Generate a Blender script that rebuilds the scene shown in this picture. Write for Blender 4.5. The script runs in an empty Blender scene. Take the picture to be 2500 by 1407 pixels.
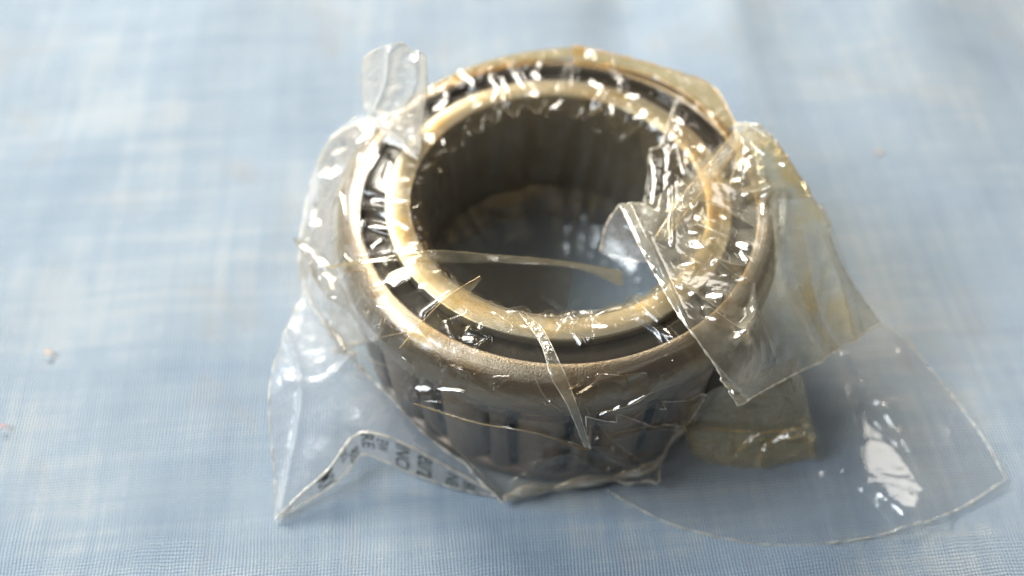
import bpy, math, random
import numpy as np
random.seed(7); rng = np.random.default_rng(11)
sc = bpy.context.scene
S = 0.01                       # all coordinates below are centimetres

# ------------------------------------------------------------------ camera
CX, CY, CZ, PITCH, ROLL, FPX = -0.686, -10.897, 15.29, 0.923, 0.011, 2600.0
cF = np.array([0, math.cos(PITCH), -math.sin(PITCH)])
cU = np.array([0, math.sin(PITCH), math.cos(PITCH)])
cR = np.array([1.0, 0, 0])
cO = np.array([CX, CY, CZ])
def at(px, py, z):
    """point (cm) seen at photo pixel px,py that lies at height z"""
    du, dv = px - 1250.0, py - 703.5
    c, s = math.cos(ROLL), math.sin(ROLL)
    u, v = c * du + s * dv, -s * du + c * dv
    d = cR * u / FPX - cU * v / FPX + cF
    return cO + d * (z - cO[2]) / d[2]
def pix(P):
    d = P - cO
    x, y, z = d @ cR, d @ cU, d @ cF
    u, v = FPX * x / z, -FPX * y / z
    c, s = math.cos(ROLL), math.sin(ROLL)
    return np.stack([1250 + c * u - s * v, 703.5 + s * u + c * v], -1)

cam_d = bpy.data.cameras.new('camera'); cam = bpy.data.objects.new('camera', cam_d)
sc.collection.objects.link(cam); sc.camera = cam
from mathutils import Matrix, Vector
c_, s_ = math.cos(ROLL), math.sin(ROLL)
xr = c_ * cR + s_ * cU * 1.0; yr = -s_ * cR + c_ * cU      # roll of the picture
M3 = Matrix(((xr[0], yr[0], -cF[0]), (xr[1], yr[1], -cF[1]), (xr[2], yr[2], -cF[2])))
cam.matrix_world = Matrix.Translation(Vector(cO * S)) @ M3.to_4x4()
cam_d.sensor_width = 36; cam_d.lens = 36 * FPX / 2500
cam_d.clip_start = 0.005; cam_d.clip_end = 20
cam_d.dof.use_dof = True
cam_d.dof.focus_distance = float((at(1300, 930, 3.0) - cO) @ cF) * S
cam_d.dof.aperture_fstop = 9.0

# ------------------------------------------------------------------ light
w = bpy.data.worlds.new('World'); sc.world = w; w.use_nodes = True
wb = w.node_tree.nodes['Background']; wb.inputs[0].default_value = (0.90, 0.92, 1.0, 1); wb.inputs[1].default_value = 0.12
def area(name, loc, target, size, power, col, size_y=None):
    l = bpy.data.lights.new(name, 'AREA'); l.energy = power; l.color = col
    l.shape = 'RECTANGLE'; l.size = size * S; l.size_y = (size_y or size) * S
    o = bpy.data.objects.new(name, l); sc.collection.objects.link(o)
    o.location = Vector(loc) * S
    o.rotation_euler = (Vector(target) - Vector(loc)).to_track_quat('-Z', 'Y').to_euler()
    return o
WIN = np.array([-54.0, -8, 56]); KEY = np.array([-27.0, 43, 41]); SIDE = np.array([26.0, 30, 30])
area('key_lamp', (-27, 43, 41), (0, 0, 2), 28, 8.0, (1.0, 0.93, 0.81), 20)
area('window_light', (-54, -8, 56), (0, 0, 0), 36, 7.6, (0.86, 0.94, 1.0), 30)
area('added_glare_lamp', (26, 30, 30), (0, 0, 2), 15, 0.5, (1.0, 0.94, 0.84), 15)  # added lamp, sized to give the bright strip on the loose sheet
sc.view_settings.view_transform = 'Standard'; sc.view_settings.look = 'None'
sc.view_settings.exposure = 0.22; sc.view_settings.gamma = 1
sc.cycles.transparent_max_bounces = 40; sc.cycles.max_bounces = 12
sc.cycles.use_denoising = True; sc.cycles.denoising_prefilter = 'ACCURATE'; sc.cycles.denoising_input_passes = 'RGB_ALBEDO_NORMAL'
sc.cycles.sample_clamp_indirect = 6

# ------------------------------------------------------------------ materials
class NT:
    def __init__(s, name):
        s.m = bpy.data.materials.new(name); s.m.use_nodes = True
        s.t = s.m.node_tree; s.t.nodes.clear(); s.out = s.n('ShaderNodeOutputMaterial')
    def n(s, typ, **kw):
        x = s.t.nodes.new(typ)
        for k, v in kw.items():
            if k.startswith('_'): setattr(x, k[1:], v)
            else: x.inputs[k.replace('__', ' ')].default_value = v
        return x
    def l(s, a, b): s.t.links.new(a, b)
    def coord(s, scale=100.0, rot=0.0):
        tc = s.n('ShaderNodeTexCoord'); mp = s.n('ShaderNodeMapping')
        mp.inputs['Scale'].default_value = (scale,) * 3; mp.inputs['Rotation'].default_value = (0, 0, rot)
        s.l(tc.outputs['Object'], mp.inputs['Vector']); return mp.outputs[0]
    def noise(s, vec, scale, detail=4, rough=.55, dist=0.0):
        x = s.n('ShaderNodeTexNoise'); x.inputs['Scale'].default_value = scale; x.inputs['Detail'].default_value = detail
        x.inputs['Roughness'].default_value = rough; x.inputs['Distortion'].default_value = dist
        s.l(vec, x.inputs['Vector']); return x.outputs[0]
    def ramp(s, fac, stops):
        r = s.n('ShaderNodeValToRGB'); e = r.color_ramp.elements
        while len(e) < len(stops): e.new(0.5)
        for i, (p, c) in enumerate(stops):
            e[i].position = p; e[i].color = (*c, 1) if len(c) == 3 else c
        s.l(fac, r.inputs[0]); return r.outputs[0]
    def math(s, op, a, b=None, c=None):
        x = s.n('ShaderNodeMath', _operation=op)
        for i, v in enumerate((a, b, c)):
            if v is None: continue
            if isinstance(v, (int, float)): x.inputs[i].default_value = v
            else: s.l(v, x.inputs[i])
        return x.outputs[0]
    def mix(s, fac, a, b, mode='MIX'):
        x = s.n('ShaderNodeMix', _data_type='RGBA', _blend_type=mode)
        for i, v in ((0, fac), (6, a), (7, b)):
            if isinstance(v, (int, float)): x.inputs[i].default_value = v
            elif isinstance(v, tuple): x.inputs[i].default_value = (*v, 1)
            else: s.l(v, x.inputs[i])
        return x.outputs[2]

def metal(name, col, rough, col2=None, bump=.25, metallic=1.0, spec=0.5, stain=None):
    m = NT(name); v = m.coord()
    p = m.n('ShaderNodeBsdfPrincipled'); p.inputs['Specular IOR Level'].default_value = spec; p.inputs['Metallic'].default_value = metallic
    n1 = m.noise(v, 1.4, 6, .65, .6)
    c = m.ramp(n1, [(.35, col), (.68, col2 or tuple(x * .7 for x in col))])
    if stain:
        n3 = m.noise(v, 2.3, 3, .5)
        f = m.ramp(n3, [(.60, (0, 0, 0)), (.70, (1, 1, 1))]); c = m.mix(f, c, stain)
    m.l(c, p.inputs['Base Color'])
    n2 = m.noise(v, 38, 3, .7)
    r = m.math('MULTIPLY_ADD', n2, .25, rough - .1); m.l(r, p.inputs['Roughness'])
    b = m.n('ShaderNodeBump'); b.inputs['Strength'].default_value = bump; b.inputs['Distance'].default_value = 0.00012
    m.l(n2, b.inputs['Height']); m.l(b.outputs[0], p.inputs['Normal'])
    m.l(p.outputs[0], m.out.inputs[0]); return m.m

M_ring = metal('ground_steel_oiled', (.41, .38, .31), .36, (.33, .295, .225), .3, .85, stain=(.52,.43,.27))
M_cage = metal('pressed_steel_oiled', (.30, .26, .21), .33, (.22, .185, .145), .8, .95)
M_roll = metal('roller_steel', (.33, .28, .235), .36, (.26, .215, .175), .2, .8)
M_bar = metal('cage_bar_steel', (.20, .18, .165), .38, (.16, .14, .125), .3, .7)
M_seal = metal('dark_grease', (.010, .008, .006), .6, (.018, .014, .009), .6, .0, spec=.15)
M_bore = metal('bore_steel', (.36, .33, .29), .40, (.30, .27, .235), .2, .8)

def film(name, tint, milky, milkcol=(.85, .83, .78), rough=.10, bumps=.35, bscale=5.0, gloss=1.0, stain=0.0, edge=.35, base=.015, cmin=.3, dust=.35):
    m = NT(name); v = m.coord()
    n1 = m.noise(v, bscale, 5, .6, .8); n2 = m.noise(v, bscale * .28, 3, .5, .4)
    h = m.math('MULTIPLY_ADD', n2, 2.0, n1)
    b = m.n('ShaderNodeBump'); b.inputs['Strength'].default_value = bumps; b.inputs['Distance'].default_value = 0.0006
    m.l(h, b.inputs['Height'])
    tr = m.n('ShaderNodeBsdfTransparent'); tr.inputs[0].default_value = (*tint, 1)
    if stain:
        ns = m.noise(v, .9, 3, .55, .5)
        f = m.ramp(ns, [(.50, (0, 0, 0)), (.66, (1, 1, 1))])
        c = m.mix(m.math('MULTIPLY', f, stain), tint, (.96, .72, .30)); m.l(c, tr.inputs[0])
    gl = m.n('ShaderNodeBsdfGlossy'); gl.inputs['Color'].default_value = (1, 1, 1, 1); gl.inputs['Roughness'].default_value = rough
    m.l(b.outputs[0], gl.inputs['Normal'])
    di = m.n('ShaderNodeBsdfDiffuse'); di.inputs[0].default_value = (*milkcol, 1); m.l(b.outputs[0], di.inputs['Normal'])
    tl = m.n('ShaderNodeBsdfTranslucent'); tl.inputs[0].default_value = (*milkcol, 1); m.l(b.outputs[0], tl.inputs['Normal'])
    mk = m.n('ShaderNodeMixShader'); mk.inputs[0].default_value = .5; m.l(di.outputs[0], mk.inputs[1]); m.l(tl.outputs[0], mk.inputs[2])
    lw = m.n('ShaderNodeLayerWeight'); lw.inputs['Blend'].default_value = .35
    nf = m.noise(v, 1.7, 4, .6, 1.0)
    cloud = m.math('MULTIPLY', m.ramp(nf, [(.3, (cmin, cmin, cmin)), (.75, (1.5, 1.5, 1.5))]), milky)
    sp = m.ramp(m.noise(v, 26, 2, .6), [(.70, (0, 0, 0)), (.76, (1, 1, 1))]); cloud = m.math('MULTIPLY_ADD', sp, dust, cloud)
    fac = m.math('MINIMUM', m.math('MULTIPLY_ADD', lw.outputs['Facing'], edge * milky * 4 + base, cloud), .92)
    m1 = m.n('ShaderNodeMixShader'); m.l(fac, m1.inputs[0]); m.l(tr.outputs[0], m1.inputs[1]); m.l(mk.outputs[0], m1.inputs[2])
    fr = m.n('ShaderNodeLayerWeight'); fr.inputs['Blend'].default_value = .5; m.l(b.outputs[0], fr.inputs['Normal'])
    sch = m.math('MULTIPLY_ADD', m.math('POWER', fr.outputs['Facing'], 5.0), .85, .075)   # both faces of a thin sheet
    g = m.math('MINIMUM', m.math('MULTIPLY', sch, gloss), 1.0)
    m2 = m.n('ShaderNodeMixShader'); m.l(g, m2.inputs[0]); m.l(m1.outputs[0], m2.inputs[1]); m.l(gl.outputs[0], m2.inputs[2])
    m.l(m2.outputs[0], m.out.inputs[0]); return m.m

F_wrap = film('oily_film', (.95, .925, .86), .010, (.75,.68,.50), bumps=.16, bscale=2.2, rough=.22, stain=.22, gloss=.7, base=.002, dust=.10)
F_skirt = film('clear_film', (.89, .84, .77), .008, (.62,.57,.48), rough=.14, edge=.25, base=.002, dust=.15, bumps=.12, bscale=2, gloss=.75)
F_skirt2 = film('bore_film', (.97, .97, .95), .08, (.74,.75,.76), rough=.2, bumps=.12, bscale=2, gloss=.75)
F_pleat = film('pleat_film', (.95, .91, .82), .07, (.80,.74,.60), rough=.22, bumps=.15, bscale=3, gloss=.6, base=.012, stain=.3)
F_veil = film('veil_film', (.92, .88, .83), .025, (.60,.57,.52), rough=.14, bumps=.12, bscale=2, gloss=.6, base=.01)
F_milk = film('milky_film', (.93, .93, .93), .26, (.80, .80, .80), .22, .25, 3, gloss=.7)
F_flap = film('dull_film', (.93, .90, .80), .24, (.70, .65, .52), .13, .2, 2.2, stain=.7)
F_flat = film('smooth_film', (.96, .95, .94), .07, (.62, .64, .66), .14, .22, 1.6, gloss=.8)
F_amber = film('amber_film', (.92, .84, .60), .20, (.82, .72, .48), .14, .4, 3)
F_stain = film('stained_film', (.86, .66, .36), .16, (.80, .60, .30), .16, .4, 4)
F_print = film('print_film', (.92, .92, .92), .28, (.70, .70, .68), .2, .25, 3, cmin=.7)
F_tail = film('folded_film', (.92, .92, .88), .42, (.80, .77, .72), .28, .4, 4, cmin=.7)
F_band = film('band_film', (.94, .87, .68), .10, (.75, .66, .45), .14, .3, 3)
F_strap = film('strap_film', (.94, .88, .74), .16, (.80, .74, .58), .16, .5, 5)
F_edge = film('film_edge', (.95, .92, .85), .50, (.92, .88, .78), .22, .1, 6, gloss=1.6)
F_edge_amber = film('amber_film_edge', (.95, .82, .5), .55, (.85, .62, .28), .2, .1, 6, gloss=1.5)
def plain(name, col, rough=.8):
    m = NT(name); v = m.coord(); p = m.n('ShaderNodeBsdfPrincipled')
    c = m.ramp(m.noise(v, 12, 4), [(.3, tuple(x * .75 for x in col)), (.7, col)]); m.l(c, p.inputs['Base Color'])
    p.inputs['Roughness'].default_value = rough; m.l(p.outputs[0], m.out.inputs[0]); return m.m
M_ink = plain('black_print', (.07, .08, .075), .5)
M_lint = plain('pale_lint', (.40, .31, .25)); M_crumb = plain('tan_crumb', (.72, .50, .28)); M_red = plain('reddish_lint', (.36, .20, .19)); M_brown = plain('brown_crumb', (.45, .32, .25))

def cloth_mat():
    m = NT('blue_woven_cotton'); v = m.coord(100, math.radians(-5))
    warp = m.noise(v, .5, 3)
    sep = m.n('ShaderNodeSeparateXYZ'); m.l(v, sep.inputs[0])
    nx = m.noise(v, .35, 2); k = 2 * math.pi / .052
    x = m.math('MULTIPLY', m.math('ADD', sep.outputs[0], m.math('MULTIPLY', nx, .25)), k)
    y = m.math('MULTIPLY', m.math('ADD', sep.outputs[1], m.math('MULTIPLY', warp, .25)), k)
    sx, sy = m.math('SINE', x), m.math('SINE', y)
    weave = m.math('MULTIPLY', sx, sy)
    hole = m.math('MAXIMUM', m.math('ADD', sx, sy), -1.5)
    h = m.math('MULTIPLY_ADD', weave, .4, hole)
    # long streaks of uneven yarn
    mx = m.n('ShaderNodeMapping'); mx.inputs['Scale'].default_value = (.06, 2.4, 1); m.l(v, mx.inputs[0])
    my = m.n('ShaderNodeMapping'); my.inputs['Scale'].default_value = (2.4, .06, 1); m.l(v, my.inputs[0])
    st = m.math('ADD', m.noise(mx.outputs[0], 1.6, 5, .75), m.noise(my.outputs[0], 1.6, 5, .75))
    blot = m.noise(v, .28, 5, .62, .4)
    tone = m.math('MULTIPLY_ADD', blot, 1.1, m.math('MULTIPLY', st, .70))
    c = m.ramp(tone, [(.72, (.215, .315, .46)), (.98, (.33, .43, .545)), (1.0, (.335, .435, .55))])
    c = m.ramp(m.math('MULTIPLY', tone, .7), [(.66, (.265, .345, .44)), (.90, (.35, .43, .50)), (1.0, (.44, .495, .53))])
    bs = m.ramp(m.noise(v, .42, 4, .6, .6), [(.57, (0, 0, 0)), (.72, (1, 1, 1))])
    c = m.mix(m.math('MULTIPLY', bs, .40), c, (.38, .35, .31))
    bs2 = m.ramp(m.noise(v, 1.3, 4, .7, .6), [(.66, (0, 0, 0)), (.76, (1, 1, 1))])
    c = m.mix(m.math('MULTIPLY', bs2, .22), c, (.33, .27, .24))
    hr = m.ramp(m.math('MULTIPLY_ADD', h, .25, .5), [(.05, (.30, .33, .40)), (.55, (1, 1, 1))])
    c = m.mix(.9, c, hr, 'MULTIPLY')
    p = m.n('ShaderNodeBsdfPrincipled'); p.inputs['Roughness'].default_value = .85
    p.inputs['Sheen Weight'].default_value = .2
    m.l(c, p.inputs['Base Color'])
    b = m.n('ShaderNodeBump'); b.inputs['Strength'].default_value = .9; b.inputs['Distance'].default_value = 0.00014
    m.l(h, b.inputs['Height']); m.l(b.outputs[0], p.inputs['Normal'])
    m.l(p.outputs[0], m.out.inputs[0]); return m.m
M_cloth = cloth_mat()

# ------------------------------------------------------------------ mesh helpers
def noise3(P, seed=0):
    """gradient noise, P (...,3)"""
    r = np.random.default_rng(seed); perm = r.permutation(256); G = r.normal(size=(256, 3)); G /= np.linalg.norm(G, axis=1)[:, None]
    sh = P.shape[:-1]; P = P.reshape(-1, 3); I = np.floor(P).astype(int); F = P - I; U = F * F * F * (F * (F * 6 - 15) + 10)
    out = np.zeros(len(P))
    for dx in (0, 1):
        wx = U[:, 0] if dx else 1 - U[:, 0]
        for dy in (0, 1):
            wy = U[:, 1] if dy else 1 - U[:, 1]
            for dz in (0, 1):
                wz = U[:, 2] if dz else 1 - U[:, 2]
                h = perm[(perm[(perm[(I[:, 0] + dx) & 255] + I[:, 1] + dy) & 255] + I[:, 2] + dz) & 255]
                g = G[h]; out += wx * wy * wz * ((F[:, 0] - dx) * g[:, 0] + (F[:, 1] - dy) * g[:, 1] + (F[:, 2] - dz) * g[:, 2])
    return out.reshape(sh)
def crumple(P, scale, seed=0, octs=3):
    """sharp creases between flat facets"""
    wv = np.stack([noise3(P * scale * .6 + 9, seed + 50 + i) for i in range(3)], -1)
    Q = P * scale + wv * 1.1; s = 0; a = 1.0
    for o in range(octs):
        s = s + a * (0.35 - np.abs(noise3(Q * 2 ** o, seed + o))); a *= .48
    return s
class Geo:
    def __init__(s): s.v = []; s.f = []; s.n = 0
    def grid(s, P, wrap=False):
        n, m, _ = P.shape; idx = np.arange(n * m).reshape(n, m) + s.n
        if wrap: idx = np.concatenate([idx, idx[:1]], 0)
        q = np.stack([idx[:-1, :-1], idx[1:, :-1], idx[1:, 1:], idx[:-1, 1:]], -1).reshape(-1, 4)
        s.v.append(P.reshape(-1, 3)); s.f.append(q); s.n += n * m
    def tube(s, pts, r, seg=6, close=False):
        P = np.asarray(pts, float); n = len(P); T = np.gradient(P, axis=0); T /= np.linalg.norm(T, axis=1)[:, None] + 1e-9
        up = np.array([0, 0, 1.0]); A = np.cross(T, up); A /= np.linalg.norm(A, axis=1)[:, None] + 1e-9; B = np.cross(T, A)
        R = np.broadcast_to(r, (n,))
        t = np.linspace(0, 2 * np.pi, seg, endpoint=False)
        g = P[None] + R[None, :, None] * (np.cos(t)[:, None, None] * A[None] + np.sin(t)[:, None, None] * B[None])
        s.grid(g, wrap=True)
    def lathe(s, prof, seg=128, c=(0, 0)):
        a = np.linspace(0, 2 * np.pi, seg, endpoint=False); pr = np.asarray(prof, float)
        g = np.stack([c[0] + pr[None, :, 0] * np.cos(a)[:, None], c[1] + pr[None, :, 0] * np.sin(a)[:, None], np.broadcast_to(pr[None, :, 1], (seg, len(pr)))], -1)
        s.grid(g, wrap=True)
def mesh(geo, name, mat, smooth=True, off=np.zeros(3)):
    V = (np.concatenate(geo.v) - off) * S; Fq = np.concatenate(geo.f)
    me = bpy.data.meshes.new(name); me.vertices.add(len(V)); me.vertices.foreach_set('co', V.astype(np.float32).ravel())
    me.loops.add(Fq.size); me.loops.foreach_set('vertex_index', Fq.astype(np.int32).ravel())
    me.polygons.add(len(Fq)); me.polygons.foreach_set('loop_start', np.arange(0, Fq.size, 4, dtype=np.int32))
    me.polygons.foreach_set('use_smooth', np.full(len(Fq), smooth)); me.update(calc_edges=True); me.validate()
    for m in (mat if isinstance(mat, (list, tuple)) else [mat]): me.materials.append(m)
    return me
def obj(name, me, parent=None, loc=None):
    o = bpy.data.objects.new(name, me); sc.collection.objects.link(o)
    if loc is not None: o.location = Vector(loc) * S
    if parent: o.parent = parent
    return o
def empty(name, label, cat, loc=(0, 0, 0), group=None):
    o = obj(name, None, None, loc); o.empty_display_size = .01; o['label'] = label; o['category'] = cat
    if group: o['group'] = group
    return o
def smooth_line(pts, n):
    """Catmull-Rom through pts (k,d), n samples by arc length"""
    P = np.asarray(pts, float); k = len(P)
    if k == 2: t = np.linspace(0, 1, n)[:, None]; return P[0] * (1 - t) + P[1] * t
    Q = np.vstack([2 * P[0] - P[1], P, 2 * P[-1] - P[-2]]); o = []
    for i in range(k - 1):
        a, b, c, d = Q[i:i + 4]; t = np.linspace(0, 1, 24, endpoint=False)[:, None]
        o.append(.5 * ((2 * b) + (-a + c) * t + (2 * a - 5 * b + 4 * c - d) * t ** 2 + (-a + 3 * b - 3 * c + d) * t ** 3))
    o = np.vstack(o + [P[-1:]]); L = np.r_[0, np.cumsum(np.linalg.norm(np.diff(o, axis=0), axis=1))]
    return np.stack([np.interp(np.linspace(0, L[-1], n), L, o[:, j]) for j in range(o.shape[1])], -1)
def line3(pts, n=40):
    return smooth_line([at(*p) for p in pts], n)
def normals(P, wrap=False):
    if wrap: du = np.roll(P, -1, 0) - np.roll(P, 1, 0)
    else: du = np.gradient(P, axis=0)
    dv = np.gradient(P, axis=1); N = np.cross(du, dv); return N / (np.linalg.norm(N, axis=-1, keepdims=True) + 1e-12)
def coons(top, bottom, left, right, n, m):
    """top/bottom run left->right, left/right run top->bottom; photo-pixel points with heights"""
    T, B, L, R = line3(top, n), line3(bottom, n), line3(left, m), line3(right, m)
    u = np.linspace(0, 1, n)[:, None, None]; v = np.linspace(0, 1, m)[None, :, None]
    T, B = T[:, None], B[:, None]; L, R = L[None], R[None]
    bi = (1 - u) * (1 - v) * T[0, 0] + u * (1 - v) * T[-1, 0] + (1 - u) * v * B[0, 0] + u * v * B[-1, 0]
    return (1 - v) * T + v * B + (1 - u) * L + u * R - bi
def segdist(X, pts):
    """pixel distance of X (...,2) to a polyline"""
    pts = smooth_line(pts, 24) if len(pts) > 2 else np.asarray(pts, float)
    best = np.full(X.shape[:-1], 1e9)
    for a, b in zip(pts[:-1], pts[1:]):
        ab = b - a; t = np.clip(((X - a) @ ab) / (ab @ ab + 1e-9), 0, 1)
        best = np.minimum(best, np.linalg.norm(X - (a + t[..., None] * ab), axis=-1))
    return best
def ridge(P, N, ridges, wrap=False):
    X = pix(P); D = np.zeros(P.shape[:-1])
    for pts, wd, h in ridges:
        pa = np.asarray(pts, float); lo, hi = pa.min(0) - 5 * wd, pa.max(0) + 5 * wd
        msk = ((X > lo) & (X < hi)).all(-1)
        if not msk.any(): continue
        d = segdist(X[msk], pts); D[msk] += h * np.exp(-(d / wd) ** 1.5)
    return P + N * D[..., None]
BR = np.array([[2.62, 3.2], [3.0, 3.2], [3.09, 3.19], [3.16, 3.165], [3.23, 3.125], [3.30, 3.06], [3.35, 2.99], [3.39, 2.90], [3.415, 2.80]])
def collide(P, gap=.015):
    """keep the film outside the bearing"""
    r = np.hypot(P[..., 0], P[..., 1]); z = P[..., 2]; P = P.copy()
    top = np.interp(r, BR[:, 0], BR[:, 1]) + gap
    m = (r > 2.24) & (r < 3.415) & (z < top) & (z > 2.85); P[..., 2][m] = top[m]; z = P[..., 2]
    lim = np.where(z > 2.42, 3.43, 3.29) + gap
    m2 = (r > 2.5) & (r < lim) & (z <= 2.85) & (z > .02); k = np.where(m2, lim / np.maximum(r, .1), 1)
    P[..., 0] *= k; P[..., 1] *= k; return P
def glint(P, strokes, src=None):
    """small crinkle facets: tilt the film so that it mirrors the lamp to the viewer's side of the table"""
    src = KEY if src is None else src
    X = pix(P)
    for st in strokes:
        *pts, wd = st; pts = np.asarray(pts, float)
        if len(pts) == 1: pts = np.vstack([pts[0] - [wd * .6, wd * .3], pts[0] + [wd * .6, wd * .3]])
        L = np.linalg.norm(np.diff(pts, axis=0), axis=1).sum(); k = max(1, int(round(L / 44)))
        ln = smooth_line(pts, k * 2 + 1)
        for i in range(k):
            a, c, b = ln[2 * i], ln[2 * i + 1], ln[2 * i + 2]
            jit = rng.normal(0, 1.0, 2); c = c + jit
            lo = np.minimum(a, b) - 2.6 * wd; hi = np.maximum(a, b) + 2.6 * wd
            ms = ((X > lo) & (X < hi)).all(-1)
            if ms.sum() < 4: continue
            q = P[ms]; xx = X[ms]; pc = q[np.argmin(((xx - c) ** 2).sum(-1))]
            vd = cO - pc; vd /= np.linalg.norm(vd); ld = (WIN if (pc[1] < -2.6 and pc[2] < 3.15 and src is KEY) else src) - pc; ld /= np.linalg.norm(ld)
            h = vd + ld + rng.normal(0, .03, 3); h /= np.linalg.norm(h)
            d = segdist(xx, [a, b]); wgt = 1 / (1 + (d / (wd * 1.05)) ** 5)
            P[ms] = q - (wgt * np.clip((q - pc) @ h, -.12, .12))[:, None] * h
    return P
def up(N):
    """orient normals towards the camera side"""
    return N * np.sign((N * np.array([0, -.6, .8])).sum(-1, keepdims=True) + 1e-9)

# ------------------------------------------------------------------ the cloth
def cloth():
    g = Geo(); n = 420
    xs = np.linspace(-34, 34, n); ys = np.linspace(-16, 52, n)
    X, Y = np.meshgrid(xs, ys, indexing='ij'); P = np.stack([X, Y, 0 * X], -1)
    h = .28 * noise3(P * .16, 3) + .12 * noise3(P * .5, 4) + .02 * noise3(P * 2.0, 5)
    # soft folds running away from the camera
    for (x0, s, a, wd) in ((1.6, .03, -.5, .9), (7.2, .12, .4, 1.3), (3.9, .03, .3, .7), (-9, .2, .2, 1.5), (11, .1, -.3, 1.4)):
        d = X - (x0 + s * Y); h += a * np.exp(-(d / wd) ** 2) * np.clip((Y - 3.5) / 5, 0, 1)
    for (x0, s, a, wd) in ((4.6, -.05, .20, .45), (5.6, -.05, -.12, .4), (-3.2, .12, .08, .5)):
        d = X - (x0 + s * Y); h += a * np.exp(-(d / wd) ** 2) * np.clip((-Y - 4.6) / 2, 0, 1)
    flat = np.clip((np.hypot(X, Y + .5) - 3.2) / 2.5, 0, 1); flat = flat * flat * (3 - 2 * flat)
    P[..., 2] = h * flat - .02
    g.grid(P); o = obj('cloth', mesh(g, 'cloth', M_cloth)); o['kind'] = 'structure'; return o
cloth()

# ------------------------------------------------------------------ the bearing
H = 3.2
bearing = empty('roller_bearing', 'oiled steel tapered roller bearing standing on the blue cloth inside the clear bag', 'bearing')
g = Geo()
g.lathe([(2.33, .12), (2.24, .2), (2.236, 3.12), (2.240, 3.16), (2.255, 3.185), (2.28, 3.2), (2.61, 3.2), (2.63, 3.192), (2.64, 3.17), (2.64, 2.75), (2.42, 2.7), (2.38, .5), (2.7, .45), (2.7, .12), (2.33, .12)], 220)
inner = obj('inner_ring', mesh(g, 'inner_ring', M_ring), bearing)
me = inner.data; me.materials.append(M_bore)
mi = np.zeros(len(me.polygons), np.int32); k = 14
for i in range(len(mi)):
    if i % k in (0, 1): mi[i] = 1
me.polygons.foreach_set('material_index', mi)
cage = bpy.data.objects.new('cage', None)
g = Geo()
lip = [(3.03, 2.72), (3.0, 2.95), (2.995, 3.14), (3.0, 3.17), (3.015, 3.19), (3.04, 3.197), (3.09, 3.19), (3.16, 3.165), (3.23, 3.125), (3.30, 3.06), (3.35, 2.99), (3.39, 2.90), (3.415, 2.80),
       (3.425, 2.66), (3.42, 2.52), (3.40, 2.46), (3.36, 2.43), (3.26, 2.43), (3.16, 2.5), (3.08, 2.6), (3.03, 2.72)]
g.lathe(lip, 240)
cage = obj('cage', mesh(g, 'cage', M_cage), bearing)
g = Geo(); g.lathe([(3.02, .34), (3.16, .33), (3.20, .28), (3.19, .12), (3.13, .06), (2.78, .06), (2.78, .14), (2.98, .18), (3.0, .32), (3.02, .34)], 160)
obj('cage_ring', mesh(g, 'cage_ring', M_bar), cage)
NR = 16; A0 = math.radians(-90) - .075
def wall_r(z): return 3.17 + .12 * (z - .3) / 2.2
bar_me = roll_me = None
for i in range(NR):
    a = A0 + 2 * math.pi * i / NR
    if roll_me is None:
        g = Geo(); L = 2.2; r0, r1 = .39, .41
        prof = [(.0, 0), (r0 - .1, 0), (r0 - .03, .03), (r0, .10), (r1, L - .1), (r1 - .03, L - .03), (r1 - .1, L), (0, L)]
        g.lathe(prof, 40); roll_me = mesh(g, 'roller', M_roll)
    o = obj('roller', roll_me, bearing); tilt = math.atan2(.10, 2.2)
    rb = wall_r(.30) - .39 + .07
    o.location = Vector((rb * math.cos(a), rb * math.sin(a), .30)) * S
    o.rotation_euler = (0, tilt, a)
    a2 = a + math.pi / NR
    if bar_me is None:
        g = Geo(); zz = np.linspace(.30, 2.50, 10); pr = []
        for sgn in (0,):
            th = np.linspace(-1, 1, 7)
            G = np.zeros((len(zz), 7 * 2 + 1, 3))
            for iz, z in enumerate(zz):
                hw = .150 + .06 * (abs(z - 1.4) / 1.1) ** 6; R = wall_r(z)
                ring = [(R - .06 * abs(t) ** 3, t * hw) for t in th] + [(R - .10, -t * hw * .8) for t in th]
                ring.append(ring[0])
                G[iz] = [(x, y, z) for x, y in ring]
            g.grid(G)
        bar_me = mesh(g, 'cage_bar', M_bar)
    o = obj('cage_bar', bar_me, cage); o.rotation_euler = (0, 0, a2)
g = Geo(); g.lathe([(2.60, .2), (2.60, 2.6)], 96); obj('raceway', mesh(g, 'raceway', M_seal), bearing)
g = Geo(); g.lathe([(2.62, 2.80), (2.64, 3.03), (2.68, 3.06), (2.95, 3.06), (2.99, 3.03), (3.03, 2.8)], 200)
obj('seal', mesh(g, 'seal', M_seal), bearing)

# ------------------------------------------------------------------ the plastic bag
bag = empty('plastic_bag', 'crumpled clear plastic bag wrapped round the bearing with loose flaps on the cloth', 'plastic bag')

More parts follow.
